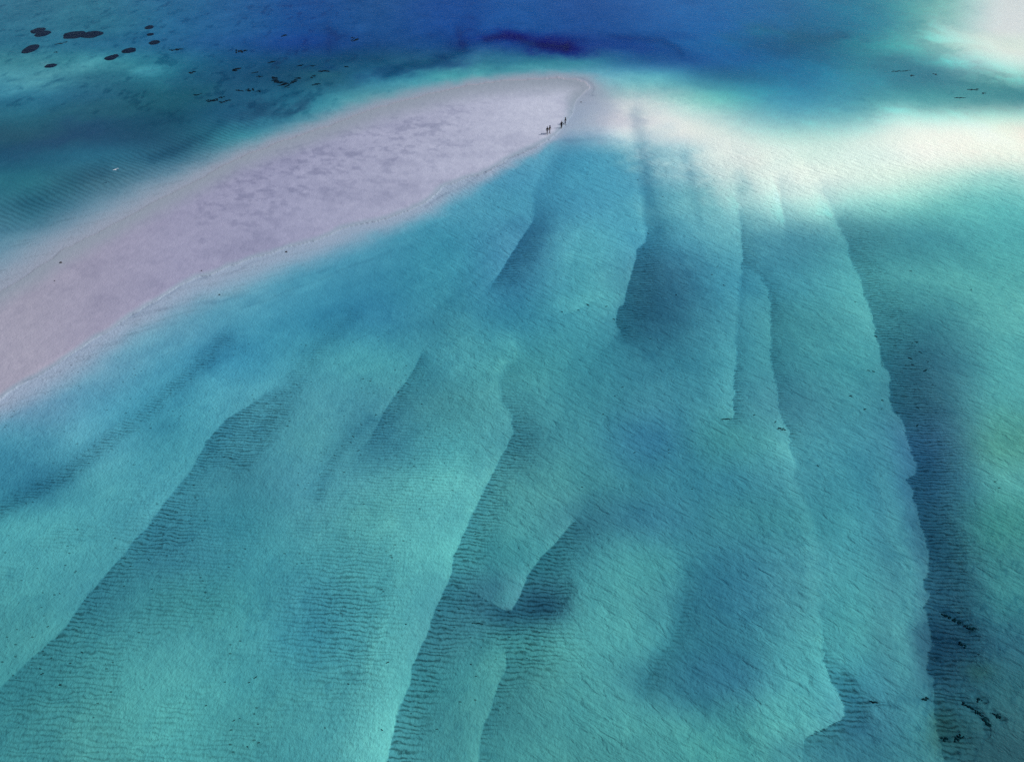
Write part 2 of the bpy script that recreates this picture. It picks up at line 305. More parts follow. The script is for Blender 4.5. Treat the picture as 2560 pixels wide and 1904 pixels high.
def features(x, y, jag=True):
    f = np.zeros(x.shape)
    wx, wy = ground(x, np.maximum(y, -150))
    if jag:
        nx = fbm(wx / 1.5, wy / 1.5, 5, 2) * .7 + fbm(wx / .42, wy / .42, 105, 3, .6) * .9; ny = fbm(wx / 1.5 + 50, wy / 1.5, 8, 2) * .7 + fbm(wx / .42, wy / .42, 108, 3, .6) * .9
    else:
        nx = ny = np.zeros(x.shape)
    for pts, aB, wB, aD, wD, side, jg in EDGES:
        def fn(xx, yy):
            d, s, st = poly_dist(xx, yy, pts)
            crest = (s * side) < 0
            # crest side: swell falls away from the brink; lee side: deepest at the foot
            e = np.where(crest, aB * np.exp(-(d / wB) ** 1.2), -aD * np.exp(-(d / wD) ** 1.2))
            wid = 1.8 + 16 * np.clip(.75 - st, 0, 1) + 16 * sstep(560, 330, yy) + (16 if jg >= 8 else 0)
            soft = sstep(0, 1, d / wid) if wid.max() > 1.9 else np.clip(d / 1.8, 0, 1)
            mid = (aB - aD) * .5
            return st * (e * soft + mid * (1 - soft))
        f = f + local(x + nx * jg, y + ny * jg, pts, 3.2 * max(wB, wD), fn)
    for pts, a, wd in BANDS:
        def fb(xx, yy):
            d, s, st = poly_dist(xx, yy, pts)
            return a * np.exp(-(d / wd) ** 2)
        f = f + local(x + nx * wd * .35, y + ny * wd * .35, pts, 3 * wd, fb)
    return f

def bicubic(gl, x, y):
    """smooth (Catmull-Rom in index space) look-up of the survey lattice"""
    u = np.interp(x, GX, np.arange(len(GX))); v = np.interp(y, GY, np.arange(len(GY)))
    def wts(t):
        return [-.5 * t + t * t - .5 * t ** 3, 1 - 2.5 * t * t + 1.5 * t ** 3, .5 * t + 2 * t * t - 1.5 * t ** 3, -.5 * t * t + .5 * t ** 3]
    ui = np.minimum(u.astype(int), len(GX) - 2); vi = np.minimum(v.astype(int), len(GY) - 2)
    wu, wv = wts(u - ui), wts(v - vi)
    r = np.zeros(x.shape + (3,))
    lo = np.full(r.shape, 1e9); hi = np.full(r.shape, -1e9)
    for a in range(4):
        ia = np.clip(vi + a - 1, 0, len(GY) - 1)
        for b in range(4):
            ib = np.clip(ui + b - 1, 0, len(GX) - 1)
            g = gl[ia, ib]
            r += g * (wu[b] * wv[a])[..., None]
            if a in (1, 2) and b in (1, 2):
                lo = np.minimum(lo, g); hi = np.maximum(hi, g)
    return np.clip(r, lo - .05, hi + .05)

# take the ridges' own share out of the lattice so that lattice x ridges gives the survey back
gxx, gyy = np.meshgrid(GX, GY)
acc = np.zeros(gxx.shape)
for ox in (-40, 0, 40):
    for oy in (-30, 0, 30):
        acc += features(gxx + ox, gyy + oy, jag=False)
acc /= 9
GB = GL - acc[..., None] * K_EDGE

def tone(x, y):
    """radiance the place shows at a point (linear), plus masks"""
    far = np.maximum(y, -150)
    wx, wy = ground(x, far)
    xc = np.clip(x, 73, 2501); yc = np.clip(y, 69, 1872)
    # warp the look-up a little so the lattice never reads as a lattice
    w1 = fbm(wx / 14, wy / 14, 21, 6, .62); w2 = fbm(wx / 14, wy / 14, 31, 6, .62)
    T = bicubic(GB, np.clip(xc + 30 * w1, 73, 2501), np.clip(yc + 20 * w2 * sstep(100, 900, y) + 5 * w2, 69, 1872))
    for bx, by, ba, bb, rot, c, wgt in BLOBS:
        cr, sr = math.cos(R(rot)), math.sin(R(rot))
        m = (np.abs(x - bx) < 3 * max(ba, bb)) & (np.abs(y - by) < 3 * max(ba, bb))
        if not m.any(): continue
        dx = x[m] + w1[m] * ba * 1.7 - bx; dy = y[m] + w2[m] * bb * 1.7 - by
        q = ((dx * cr + dy * sr) / ba) ** 2 + ((-dx * sr + dy * cr) / bb) ** 2
        k = (wgt * np.exp(-q * .8))[..., None]
        T[m] = T[m] * (1 - k) + np.log(lin(c)) * k
    f = features(x, y)
    # mottling of the bed
    mott = fbm(wx / 3.2, wy / 3.2, 41, 4) * .10 + fbm(wx / 9, wy / 12, 47, 3) * .07 + fbm(wx / 0.9, wy / 0.9, 49, 2) * .07 + vnoise(wx * 2.3, wy * 2.3, 51) * .05
    patch = sstep(.15, .6, fbm(wx / 1.3, wy / 1.1, 53, 3)) * sstep(-.1, .5, fbm(wx / 11, wy / 11, 57, 2))
    upleft = sstep(900, 300, x + y * .6) * sstep(330, 150, y)
    # streaks of finer and coarser sand drawn out along the flow, fanning from the tip of the bar
    ox_, oy_ = 26.0, 150.0
    th = np.arctan2(wx - ox_, oy_ - wy + 1e-6); rr_ = np.hypot(wx - ox_, wy - oy_)
    stre = fbm(th * 15 + .5 * w1, rr_ / 15, 111, 5, .62) * .16 + fbm(th * 46, rr_ / 7, 117, 3) * .08
    stre = stre * sstep(420, 640, y - .12 * (x - 1280))
    speck = sstep(.12, .5, fbm((wx * .8 - wy * .6) / .35, (wx * .6 + wy * .8) / .9, 121, 3, .6)) * sstep(2200, 2330, x) * sstep(1100, 1450, y)
    lump = sstep(.1, .5, fbm(wx / .5, wy / .42, 123, 3)) * sstep(.0, .35, fbm(wx / 5, wy / 7, 127, 3)) * sstep(560, 720, y)
    mott = mott + stre - speck * .30 - lump * .14
    reef = sstep(350, 250, y - .0 * x) * sstep(1750, 1300, x)
    mott = mott * (1 + .8 * upleft) - patch * .12
    mott = mott + reef * (.22 * fbm(wx / 5, wy / 6, 95, 5, .65) - .45 * sstep(.22, .5, fbm(wx / 2.6, wy / 4.5, 97, 4, .6)) * sstep(1100, 700, x))
    mott = mott + .12 * sstep(300, 150, y) * fbm(wx / 7, wy / 9, 99, 5, .65)
    T = T + np.log(.875) * (1 - sstep(.12, .45, np.exp(T[..., 0])))[..., None]
    bright = sstep(0.25, 0.6, np.exp(T[..., 0]))
    mott = mott * (1 - .75 * bright)
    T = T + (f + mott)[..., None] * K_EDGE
    # sandbar
    jx = fbm(wx / 3.0, wy / 3.0, 61, 4) * 5; jy = fbm(wx / 3.0, wy / 3.0, 67, 4) * 4
    xs, ys = x + jx, y + jy
    dS = poly_dist(xs, ys, SAND + SAND[:1])[0]
    inS = inside(xs, ys, SAND)
    xw, yw = x + jx * 3, y + jy * 2.5
    inW = inside(xw, yw, WET)
    dW = poly_dist(xw, yw, WET + WET[:1])[0]
    t = np.where(inS, 0, np.where(inW, dS / (dS + dW + 1e-6), 1))
    low = sstep(-40, 40, y - np.interp(x, [0, 500, 1000, 1480], [830, 560, 340, 250]))
    wetc = np.log(lin([142, 153, 168])) * (1 - low[..., None]) + np.log(lin([140, 158, 177])) * low[..., None]
    k = (sstep(0, 1, t) * .7 + .3 * t) * (1 - low) + low * (sstep(.12, 1, t) * .75 + .25 * t)
    # drift lines of scraps left along the wet margins
    lines = np.abs(fbm((wx + wy * .9) / 9, (wy - wx * .42) / .9, 83, 3))
    ln = sstep(.10, .0, lines) * sstep(.0, .15, t) * sstep(1, .6, t) * sstep(1100, 700, x)
    T = T * k[..., None] + wetc * (1 - k[..., None])
    T = T - (ln * .16)[..., None] + np.array([.01, -.015, .02])
    # dry sand colour over the length of the bar, cloud shade painted in
    def ip(vals): return np.interp(x, [73, 250, 450, 700, 950, 1200, 1400], vals)
    sand = np.stack([ip([155, 153, 151, 153, 162, 174, 182]), ip([154, 152, 152, 156, 166, 179, 188]), ip([173, 175, 179, 184, 191, 201, 207])], -1)
    sand = np.log(lin(sand))
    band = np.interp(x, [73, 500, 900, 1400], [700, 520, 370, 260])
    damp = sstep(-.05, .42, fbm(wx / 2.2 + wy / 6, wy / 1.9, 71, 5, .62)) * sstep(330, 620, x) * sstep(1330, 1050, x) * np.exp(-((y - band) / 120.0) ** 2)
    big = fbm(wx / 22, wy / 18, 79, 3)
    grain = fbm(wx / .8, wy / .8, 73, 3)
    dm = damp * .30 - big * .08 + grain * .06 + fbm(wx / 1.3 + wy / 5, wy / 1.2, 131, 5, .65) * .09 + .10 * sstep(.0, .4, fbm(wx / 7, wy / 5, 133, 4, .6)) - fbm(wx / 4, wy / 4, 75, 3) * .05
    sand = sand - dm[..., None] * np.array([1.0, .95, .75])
    rim = np.exp(-(dS / 9.0) ** 2) * low
    sand = sand + (rim * .03 + np.exp(-(dS / 3.2) ** 2) * low * -.30 * sstep(-.35, .35, fbm(wx / 6, wy / 6, 87, 2)))[..., None] * np.array([1.1, 1, .9])  # dark line painted for the shaded, wet bank on the near side
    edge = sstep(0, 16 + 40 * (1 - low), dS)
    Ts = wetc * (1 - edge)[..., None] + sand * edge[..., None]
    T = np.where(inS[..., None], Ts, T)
    lx, ly = x + jx * 1.1, y + jy * 1.0
    brk = .35 + .65 * sstep(-.25, .25, fbm(wx / 4, wy / 4, 89, 3))
    for pts, a, wd in LINES:
        def fl_(xx, yy):
            d, s, st = poly_dist(xx, yy, pts)
            return a * np.exp(-(d / wd) ** 2)
        T = T + (local(lx, ly, pts, 14, fl_) * brk)[..., None] * np.array([1.05, .95, .8])
    veil = sstep(400, 60, y)[..., None] * np.array([.009, .008, .012])
    return np.maximum(np.exp(T) - veil, .004), inS, dS, t, low, (wx, wy), f

def solve(x, y):
    T, inS, dS, t, low, (wx, wy), f = tone(x, y)
    s = 1 / sin_el(x, np.maximum(y, -260)) + 1 / math.sin(R(SUN_EL))
    # how white the bottom sand is here: sunlight on the shoal to the right is painted in
    shoal = sstep(1450, 1900, x) * sstep(760, 480, y)
    ref = .36 + .36 * shoal
    a0 = np.stack([ref, ref, ref * 1.0], -1)
    pr = np.log(np.maximum(a0[..., 0] * EL[0] / T[..., 0], 1.0)) / KA[0]
    pg = np.log(np.maximum(a0[..., 1] * EL[1] / T[..., 1], 1.0)) / KA[1]
    p = np.maximum(.9 * pr + .1 * np.minimum(pg, 8), 0.0)
    d = p / s
    # sand stands proud inside the outline, with a small cut bank on the near side
    scale = H / np.maximum(sin_el(x, y), .05) / F
    dm = dS * scale
    bank = .02
    z_dry = .02 + bank * (1 - np.exp(-dm / .25)) + .35 * (1 - np.exp(-dm / 9.0))
    z = np.where(inS, z_dry, -np.maximum(d, .015))
    p = np.where(inS, 0, -z * s)
    A = T / (EL * np.exp(-KA * p[..., None]))
    A = np.clip(A, 0.012, 0.86)
    return z, A, inS, f, (wx, wy), T

# ------------------------------------------------------------------ the bed as one surveyed grid
xs = np.concatenate([np.linspace(-4200, -260, 24)[:-1], np.linspace(-260, -30, 24)[:-1], np.linspace(-30, 2590, 960), np.linspace(2590, 2820, 24)[1:], np.linspace(2820, 6800, 24)[1:]])
ytop = CY - F * math.tan(R(PITCH - 0.9))
ys = np.concatenate([np.linspace(ytop, -120, 60)[:-1], np.linspace(-120, -20, 22)[:-1], np.linspace(-20, 1925, 720), np.linspace(1925, 2560, 40)[1:]])
PX, PY = np.meshgrid(xs, ys)
Z, A, INS, FF, (WX, WY), TT = solve(PX, PY)
# far beyond the frame the bed settles to an even depth
fade = sstep(-60, -420, PY)
Z = Z * (1 - fade) + fade * -2.2
def soften(a, n):
    # sand cannot stand steeper than its angle of rest: slump the brinks
    for ax in (0, 1):
        for _ in range(n):
            b = np.moveaxis(a, ax, 0).copy(); c = b.copy()
            b[1:-1] = .25 * c[:-2] + .5 * c[1:-1] + .25 * c[2:]
            a = np.moveaxis(b, 0, ax)
    return a
wetz = np.where(INS, -.015, Z)
Z = np.where(INS, Z, np.minimum(soften(wetz, 170), -.015))
Sg = 1 / sin_el(PX, np.maximum(PY, -260)) + 1 / math.sin(R(SUN_EL))
A = TT / (EL * np.where(INS, 1, .91)[..., None] * np.exp(-KA * np.where(INS, 0, -Z * Sg)[..., None]))  # sunlight and cloud shade within TT end up in the bed colour
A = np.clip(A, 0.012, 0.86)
gx, gy = ground(PX, PY, Z)

def attr_masks():
    x, y = PX, PY
    dark = np.clip(-FF, 0, 1)
    n1 = fbm(WX / 9, WY / 9, 91, 3)
    # narrow sand ripples in the lee troughs and over the near left flats
    A1 = sstep(.10, .40, dark) * sstep(500, 640, y)
    fl = sstep(1150, 250, x) * sstep(1050, 1500, y) * .55 * sstep(-.25, .3, n1)
    pool = np.exp(-((x - 1010) / 190.0) ** 2 - ((y - 1160) / 170.0) ** 2) * .5
    pool2 = np.exp(-((x - 860) / 130.0) ** 2 - ((y - 1530) / 190.0) ** 2) * .9
    pool3 = np.exp(-((x - 1340) / 110.0) ** 2 - ((y - 1620) / 80.0) ** 2) * .9
    mA = np.clip(A1 + fl + pool + pool2 + pool3, 0, 1)
    # long oblique wave marks across the right two thirds
    mB = sstep(900, 1350, x + (900 - y) * .25) * sstep(300, 420, y) + .25 * sstep(500, 800, y)
    mB = np.clip(mB, 0, 1) * (1 - .5 * mA)
    # broad ripple trains on the far left shore
    mC = np.exp(-((y - np.interp(x, [0, 250, 420, 560, 760], [540, 440, 385, 330, 255])) / 48.0) ** 2) * sstep(820, 520, x)
    mC = np.maximum(mC, .0)
    # cobbly mottles
    mD = sstep(1500, 900, x) * sstep(700, 1000, y) + .35
    return mA, mB, mC, np.clip(mD, 0, 1)
MA, MB_, MC, MD = attr_masks()

ny, nx = PX.shape
vidx = np.arange(nx * ny).reshape(ny, nx)
faces = np.stack([vidx[1:, :-1], vidx[1:, 1:], vidx[:-1, 1:], vidx[:-1, :-1]], -1).reshape(-1, 4)
dryf = INS.ravel()[faces].all(1)

def grid_mesh(name, fsel, mat):
    f = faces[fsel]
    used = np.unique(f)
    remap = np.zeros(nx * ny, np.int64); remap[used] = np.arange(len(used))
    co = np.stack([gx.ravel()[used], gy.ravel()[used], Z.ravel()[used]], -1)
    me = bpy.data.meshes.new(name)
    me.vertices.add(len(used)); me.vertices.foreach_set('co', co.astype(np.float32).ravel())
    me.loops.add(f.size); me.loops.foreach_set('vertex_index', remap[f].astype(np.int32).ravel())
    me.polygons.add(len(f))
    me.polygons.foreach_set('loop_start', np.arange(0, f.size, 4, dtype=np.int32))
    me.polygons.foreach_set('use_smooth', np.ones(len(f), bool))
    me.update(calc_edges=True)
    c = me.attributes.new('bed_colour', 'FLOAT_COLOR', 'POINT')
    c4 = np.ones((len(used), 4), np.float32); c4[:, :3] = A.reshape(-1, 3)[used]
    c.data.foreach_set('color', c4.ravel())
    for nm, arr in (('m_ripple', MA), ('m_wave', MB_), ('m_train', MC), ('m_cobble', MD)):
        a = me.attributes.new(nm, 'FLOAT', 'POINT'); a.data.foreach_set('value', arr.ravel()[used].astype(np.float32))
    me.materials.append(mat)
    o = bpy.data.objects.new(name, me); col.objects.link(o)
    o['kind'] = 'structure'
    return o

# ------------------------------------------------------------------ materials
class NT:
    def __init__(s, name):
        s.m = bpy.data.materials.new(name); s.m.use_nodes = True; s.t = s.m.node_tree; s.t.nodes.clear()
    def n(s, kind, **kw):
        nd = s.t.nodes.new(kind)
        for k, v in kw.items():
            if k.startswith('_'): setattr(nd, k[1:], v)
            else: nd.inputs[int(k[1:]) if k[0] == 'i' and k[1:].isdigit() else k.replace('__', ' ')].default_value = v
        return nd
    def l(s, a, b): s.t.links.new(a, b)
    def math(s, op, a, b=None, c=None):
        nd = s.t.nodes.new('ShaderNodeMath'); nd.operation = op
        for i, v in enumerate((a, b, c)):
            if v is None: continue
            if isinstance(v, (int, float)): nd.inputs[i].default_value = v
            else: s.l(v, nd.inputs[i])
        return nd.outputs[0]
    def attr(s, name, fac=True):
        nd = s.t.nodes.new('ShaderNodeAttribute'); nd.attribute_name = name
        return nd.outputs['Fac'] if fac else nd.outputs['Color']

def map_coord(g, pos, rot=0, scale=(1, 1, 1)):
    if rot:
        m0 = g.n('ShaderNodeMapping'); m0.inputs['Rotation'].default_value = (0, 0, rot); g.l(pos, m0.inputs['Vector']); pos = m0.outputs[0]
    mp = g.n('ShaderNodeMapping'); mp.inputs['Scale'].default_value = scale
    g.l(pos, mp.inputs['Vector']); return mp.outputs[0]

def mk_bed(name, dry):
    g = NT(name)
    pos = g.n('ShaderNodeNewGeometry').outputs['Position']
    bs = g.n('ShaderNodeBsdfPrincipled'); bs.inputs['Roughness'].default_value = .9; bs.inputs['Specular IOR Level'].default_value = .1 if not dry else .2
    om = g.n('ShaderNodeOutputMaterial'); g.l(bs.outputs[0], om.inputs['Surface'])
    c = g.attr('bed_colour', False)
    def noise(vec, scale, det=2.0, rough=.5, dist=0.0):
        nd = g.n('ShaderNodeTexNoise'); nd.inputs['Scale'].default_value = scale; nd.inputs['Detail'].default_value = det
        nd.inputs['Roughness'].default_value = rough; nd.inputs['Distortion'].default_value = dist
        g.l(vec, nd.inputs['Vector']); return nd.outputs['Fac']
    fine = noise(pos, 3.2, 3, .6)
    if dry:
        h = g.math('ADD', g.math('MULTIPLY', fine, .06), g.math('MULTIPLY', noise(pos, .7, 3), .10))
        mul = g.math('MULTIPLY_ADD', noise(pos, 5.0, 3, .7), .16, .92)
    else:
        mA, mB, mC, mD = (g.attr(a) for a in ('m_ripple', 'm_wave', 'm_train', 'm_cobble'))
        # A: ripples 0.5 m apart, crests along x, wandering
        sx = g.n('ShaderNodeSeparateXYZ'); g.l(pos, sx.inputs[0])
        wob = g.math('MULTIPLY', noise(map_coord(g, pos, 0, (.30, .7, 1)), 1.0, 3, .55), 1.5)
        wob2 = g.math('MULTIPLY', noise(map_coord(g, pos, 0, (1.2, 1.6, 1)), 1.0, 2, .5), .32)
        ph = g.math('ADD', g.math('ADD', g.math('ADD', sx.outputs['Y'], g.math('MULTIPLY', sx.outputs['X'], .08)), wob), wob2)
        sn = g.math('SINE', g.math('MULTIPLY', ph, 2 * math.pi / .52))
        rA = g.math('POWER', g.math('MULTIPLY_ADD', sn, .5, .5), 2.2)
        brk = g.math('MULTIPLY_ADD', noise(map_coord(g, pos, 0, (1.5, 1.8, 1)), 1.0, 3, .6), 3.4, -.9); 
        brk = g.math('MINIMUM', g.math('MAXIMUM', brk, 0.0), 1.0)
        rA = g.math('MULTIPLY', rA, g.math('MULTIPLY', mA, brk))
        # B: oblique wave marks
        cb = map_coord(g, pos, R(34), (.46, .95, 1))
        nB = noise(cb, 1.0, 3.0, .55, .6)
        cb2 = map_coord(g, pos, R(30), (.45, 2.3, 1))
        nB2 = noise(cb2, 1.0, 2, .5, .3)
        hB = g.math('ADD', g.math('MULTIPLY', g.math('MULTIPLY_ADD', nB, -.85, g.math('MULTIPLY', g.math('POWER', g.math('ADD', g.math('ABSOLUTE', g.math('SUBTRACT', nB, .5)), .03), 1.25), .3)), -1.5), g.math('MULTIPLY', nB2, .45))
        # C: broad ripple trains
        wobC = g.math('MULTIPLY', noise(map_coord(g, pos, 0, (.07, .16, 1)), 1.0, 3, .5), 3.0)
        wobC2 = g.math('MULTIPLY', noise(map_coord(g, pos, 0, (.35, .5, 1)), 1.0, 2, .5), .9)
        phC = g.math('ADD', g.math('ADD', g.math('ADD', sx.outputs['Y'], g.math('MULTIPLY', sx.outputs['X'], .62)), wobC), wobC2)
        rC = g.math('POWER', g.math('MULTIPLY_ADD', g.math('SINE', g.math('MULTIPLY', phC, 2 * math.pi / 1.35)), .5, .5), 1.4)
        rC = g.math('MULTIPLY', rC, mC)
        cob = noise(pos, .8, 4, .6, .0)
        h = g.math('ADD', g.math('MULTIPLY', rA, -.045), g.math('MULTIPLY', g.math('MULTIPLY', hB, mB), .24))
        h = g.math('ADD', h, g.math('MULTIPLY', rC, -.05))
        h = g.math('ADD', h, g.math('MULTIPLY', g.math('MULTIPLY', cob, mD), .15))
        h = g.math('ADD', h, g.math('MULTIPLY', fine, .07))
        # weed scraps gather in the ripple troughs
        mul = g.math('SUBTRACT', 1.04, g.math('MULTIPLY', rA, .62))
        mul = g.math('SUBTRACT', mul, g.math('MULTIPLY', rC, .20))
        mul = g.math('MULTIPLY', mul, g.math('MULTIPLY_ADD', noise(pos, 2.6, 3, .7), .24, .88))
        vo = g.n('ShaderNodeTexVoronoi'); vo.inputs['Scale'].default_value = 1.0; vo.inputs['Randomness'].default_value = 1.0
        g.l(map_coord(g, pos, R(10), (.75, 1.5, 1)), vo.inputs['Vector'])
        dot = g.math('LESS_THAN', vo.outputs['Distance'], .13)
        clump = g.math('GREATER_THAN', noise(pos, .16, 3, .6), .54)
        dot = g.math('MULTIPLY', g.math('MULTIPLY', dot, clump), mD)
        mul = g.math('MULTIPLY', mul, g.math('SUBTRACT', 1.0, g.math('MULTIPLY', dot, .55)))
    bp = g.n('ShaderNodeBump'); bp.inputs['Strength'].default_value = 1.0; bp.inputs['Distance'].default_value = 1.0
    g.l(h, bp.inputs['Height']); g.l(bp.outputs[0], bs.inputs['Normal'])
    vm = g.n('ShaderNodeVectorMath', _operation='SCALE'); g.l(c, vm.inputs[0]); g.l(mul, vm.inputs['Scale'])
    g.l(vm.outputs[0], bs.inputs['Base Color'])
    return g.m

m_bed = mk_bed('sea_bed_sand', False)
m_dry = mk_bed('dry_coral_sand', True)
grid_mesh('seabed', ~dryf, m_bed)
grid_mesh('sandbar', dryf, m_dry)

# water: one closed body, clear surface, absorbing inside
def mk_water():
    g = NT('sea_water')
    pos = g.n('ShaderNodeNewGeometry').outputs['Position']
    def noise(vec, scale, det, rough=.5):
        nd = g.n('ShaderNodeTexNoise'); nd.inputs['Scale'].default_value = scale; nd.inputs['Detail'].default_value = det
        nd.inputs['Roughness'].default_value = rough; g.l(vec, nd.inputs['Vector']); return nd.outputs['Fac']
    h = g.math('ADD', g.math('MULTIPLY', noise(map_coord(g, pos, R(36), (.35, 1.2, 1)), 1.0, 3), .10), g.math('MULTIPLY', noise(pos, 2.2, 2), .03))
    bp = g.n('ShaderNodeBump'); bp.inputs['Strength'].default_value = 1.0; bp.inputs['Distance'].default_value = 1.0
    g.l(h, bp.inputs['Height'])
    fr = g.n('ShaderNodeFresnel'); fr.inputs['IOR'].default_value = 1.07; g.l(bp.outputs[0], fr.inputs['Normal'])
    gl = g.n('ShaderNodeBsdfGlossy'); gl.inputs['Roughness'].default_value = .06; g.l(bp.outputs[0], gl.inputs['Normal'])
    tr = g.n('ShaderNodeBsdfTransparent')
    mx = g.n('ShaderNodeMixShader'); g.l(fr.outputs[0], mx.inputs[0]); g.l(tr.outputs[0], mx.inputs[1]); g.l(gl.outputs[0], mx.inputs[2])
    om = g.n('ShaderNodeOutputMaterial'); g.l(mx.outputs[0], om.inputs['Surface'])
    va = g.n('ShaderNodeVolumeAbsorption'); va.inputs['Density'].default_value = 1.0
    va.inputs['Color'].default_value = (1 - KA[0], 1 - KA[1], 1 - KA[2], 1)
    g.l(va.outputs[0], om.inputs['Volume'])
    return g.m
bm = bmesh.new()
x0, x1, y0, y1 = -9500, 9500, gy.min() - 2, gy.max() + 40
vb = [bm.verts.new(p) for p in ((x0, y0, -9), (x1, y0, -9), (x1, y1, -9), (x0, y1, -9), (x0, y0, 0), (x1, y0, 0), (x1, y1, 0), (x0, y1, 0))]
for f in ((3, 2, 1, 0), (4, 5, 6, 7), (0, 1, 5, 4), (1, 2, 6, 5), (2, 3, 7, 6), (3, 0, 4, 7)):
    bm.faces.new([vb[i] for i in f])
me = bpy.data.meshes.new('water'); bm.to_mesh(me); bm.free()
me.materials.append(mk_water())
wo = bpy.data.objects.new('water', me); wo['kind'] = 'structure'; col.objects.link(wo)
# ------------------------------------------------------------------ things
rnd = random.Random(7)

def flat_mat(name, c, rough=.8, var=.25, scale=6.0):
    g = NT(name)
    bs = g.n('ShaderNodeBsdfPrincipled'); bs.inputs['Roughness'].default_value = rough; bs.inputs['Specular IOR Level'].default_value = .2
    tc = g.n('ShaderNodeTexCoord'); nd = g.n('ShaderNodeTexNoise'); nd.inputs['Scale'].default_value = scale; nd.inputs['Detail'].default_value = 4
    g.l(tc.outputs['Object'], nd.inputs['Vector'])
    rp = g.n('ShaderNodeValToRGB')
    rp.color_ramp.elements[0].color = tuple(v * (1 - var) for v in c) + (1,); rp.color_ramp.elements[1].color = tuple(min(v * (1 + var), 1) for v in c) + (1,)
    g.l(nd.outputs['Fac'], rp.inputs[0]); g.l(rp.outputs[0], bs.inputs['Base Color'])
    om = g.n('ShaderNodeOutputMaterial'); g.l(bs.outputs[0], om.inputs['Surface'])
    return g.m
M_coral = flat_mat('dark_coral', (.005, .004, .022), .95, .5)
M_weed = flat_mat('dark_seaweed', (.006, .005, .008), .95, .5)
M_scrap = flat_mat('brown_seaweed_scraps', (.030, .028, .026), .95, .5)
M_skin = flat_mat('tanned_skin', (.20, .11, .07), .6, .1)
M_black = flat_mat('black_cloth', (.010, .010, .014), .9, .3)
M_navy = flat_mat('navy_cloth', (.020, .018, .075), .9, .3)
M_grey = flat_mat('grey_cloth', (.14, .14, .16), .9, .2)
M_hair = flat_mat('dark_hair', (.012, .010, .010), .8, .3)
M_white = flat_mat('white_feathers', (.75, .77, .80), .8, .05)
M_stone = flat_mat('dark_stone', (.05, .045, .05), .9, .3)

def surf(px, py):
    """point of the bed or sand seen at a photo pixel"""
    x = np.array([[float(px)]]); y = np.array([[float(py)]])
    i = int(np.argmin(np.abs(ys - py))); j = int(np.argmin(np.abs(xs - px)))
    z = float(Z[i, j])
    a, b = ground(float(px), float(py), z)
    return Vector((a, b, z))

def put(name, bm, mat, parent=None, loc=None):
    me = bpy.data.meshes.new(name); bm.to_mesh(me); bm.free()
    for p in me.polygons: p.use_smooth = True
    me.materials.append(mat)
    o = bpy.data.objects.new(name, me); col.objects.link(o)
    if parent: o.parent = parent
    if loc is not None: o.location = loc
    return o

def label(o, text, cat, group=None):
    o['label'] = text; o['category'] = cat
    if group: o['group'] = group

def rough_lump(bm, c, rx, ry, rz, seed, sub=3, amp=.3, freq=1.5, rot=0.0):
    """one craggy lump sitting on the sand, flat underneath"""
    r = bmesh.ops.create_icosphere(bm, subdivisions=sub, radius=1.0)
    cr, sr = math.cos(rot), math.sin(rot)
    for v in r['verts']:
        p = v.co.copy()
        k = 1 + amp * (mnoise.noise(p * freq + Vector((seed, 0, 0))) * 1.3 + .5 * mnoise.noise(p * freq * 3 + Vector((0, seed, 0))))
        x, y = p.x * rx * k, p.y * ry * k
        v.co = Vector((c[0] + x * cr - y * sr, c[1] + x * sr + y * cr, c[2] + max(p.z, -.25) * rz * k))

def footprint(px, py, wpx, hpx):
    p = surf(px, py)
    dx, dy, dz = ray(px, py)
    t = (p.z - H) / dz
    zc = t                                  # depth along the axis is t, since the ray has unit forward part
    se = sin_el(px, py)
    rng = t * math.sqrt(dx * dx + dy * dy + dz * dz)
    return p, wpx * zc / F, hpx * rng / F / se

CORALS = [
    (95, 77, 29, 8, 'narrow dark coral head at the top left corner, above a wider one', 1),
    (107, 85, 31, 9, 'dark coral head just under the narrow one at the top left corner', 1),
    (186, 88, 50, 12, 'left half of the joined pair of black coral heads', 1),
    (228, 87, 48, 11, 'right half of the joined pair of black coral heads', 1),
    (76, 123, 30, 14, 'black coral head cut by the left edge of the picture', 1),
    (373, 69, 19, 6, 'coral head at the very top, right of the joined pair', 1),
    (376, 87, 15, 4, 'smallest thin coral head, below the topmost one', 1),
    (386, 107, 24, 7, 'oval coral head farthest right in the scattered group', 1),
    (323, 127, 30, 9, 'slanted black coral head between the knobbly one and the rightmost oval', 1),
    (277, 145, 27, 8, 'knobbly double-humped black coral head', 2),
    (127, 165, 26, 6, 'lone flat coral head on the pale sand streak at left', 1),
]
for i, (px, py, wpx, hpx, text, n) in enumerate(CORALS):
    p, wx_, wy_ = footprint(px, py, wpx, hpx)
    bm = bmesh.new()
    rough_lump(bm, (0, 0, 0), wx_ * .54, wy_ * .5, .22, i * 3.1 + 1, 4, .14, 1.3, .12)
    for k in range(5):
        a = rnd.uniform(0, 6.28)
        rough_lump(bm, (math.cos(a) * wx_ * .26, math.sin(a) * wy_ * .22, .05), wx_ * .24, wy_ * .22, .25, i + k * 7.7, 3, .25, 1.6)
    if n == 2:
        rough_lump(bm, (wx_ * .3, wy_ * .3, 0), wx_ * .24, wy_ * .26, .5, i + 91, 3, .25)
    o = put('coral_head', bm, M_coral, loc=p)
    label(o, text, 'coral', 'coral heads under water beyond the sandbar')

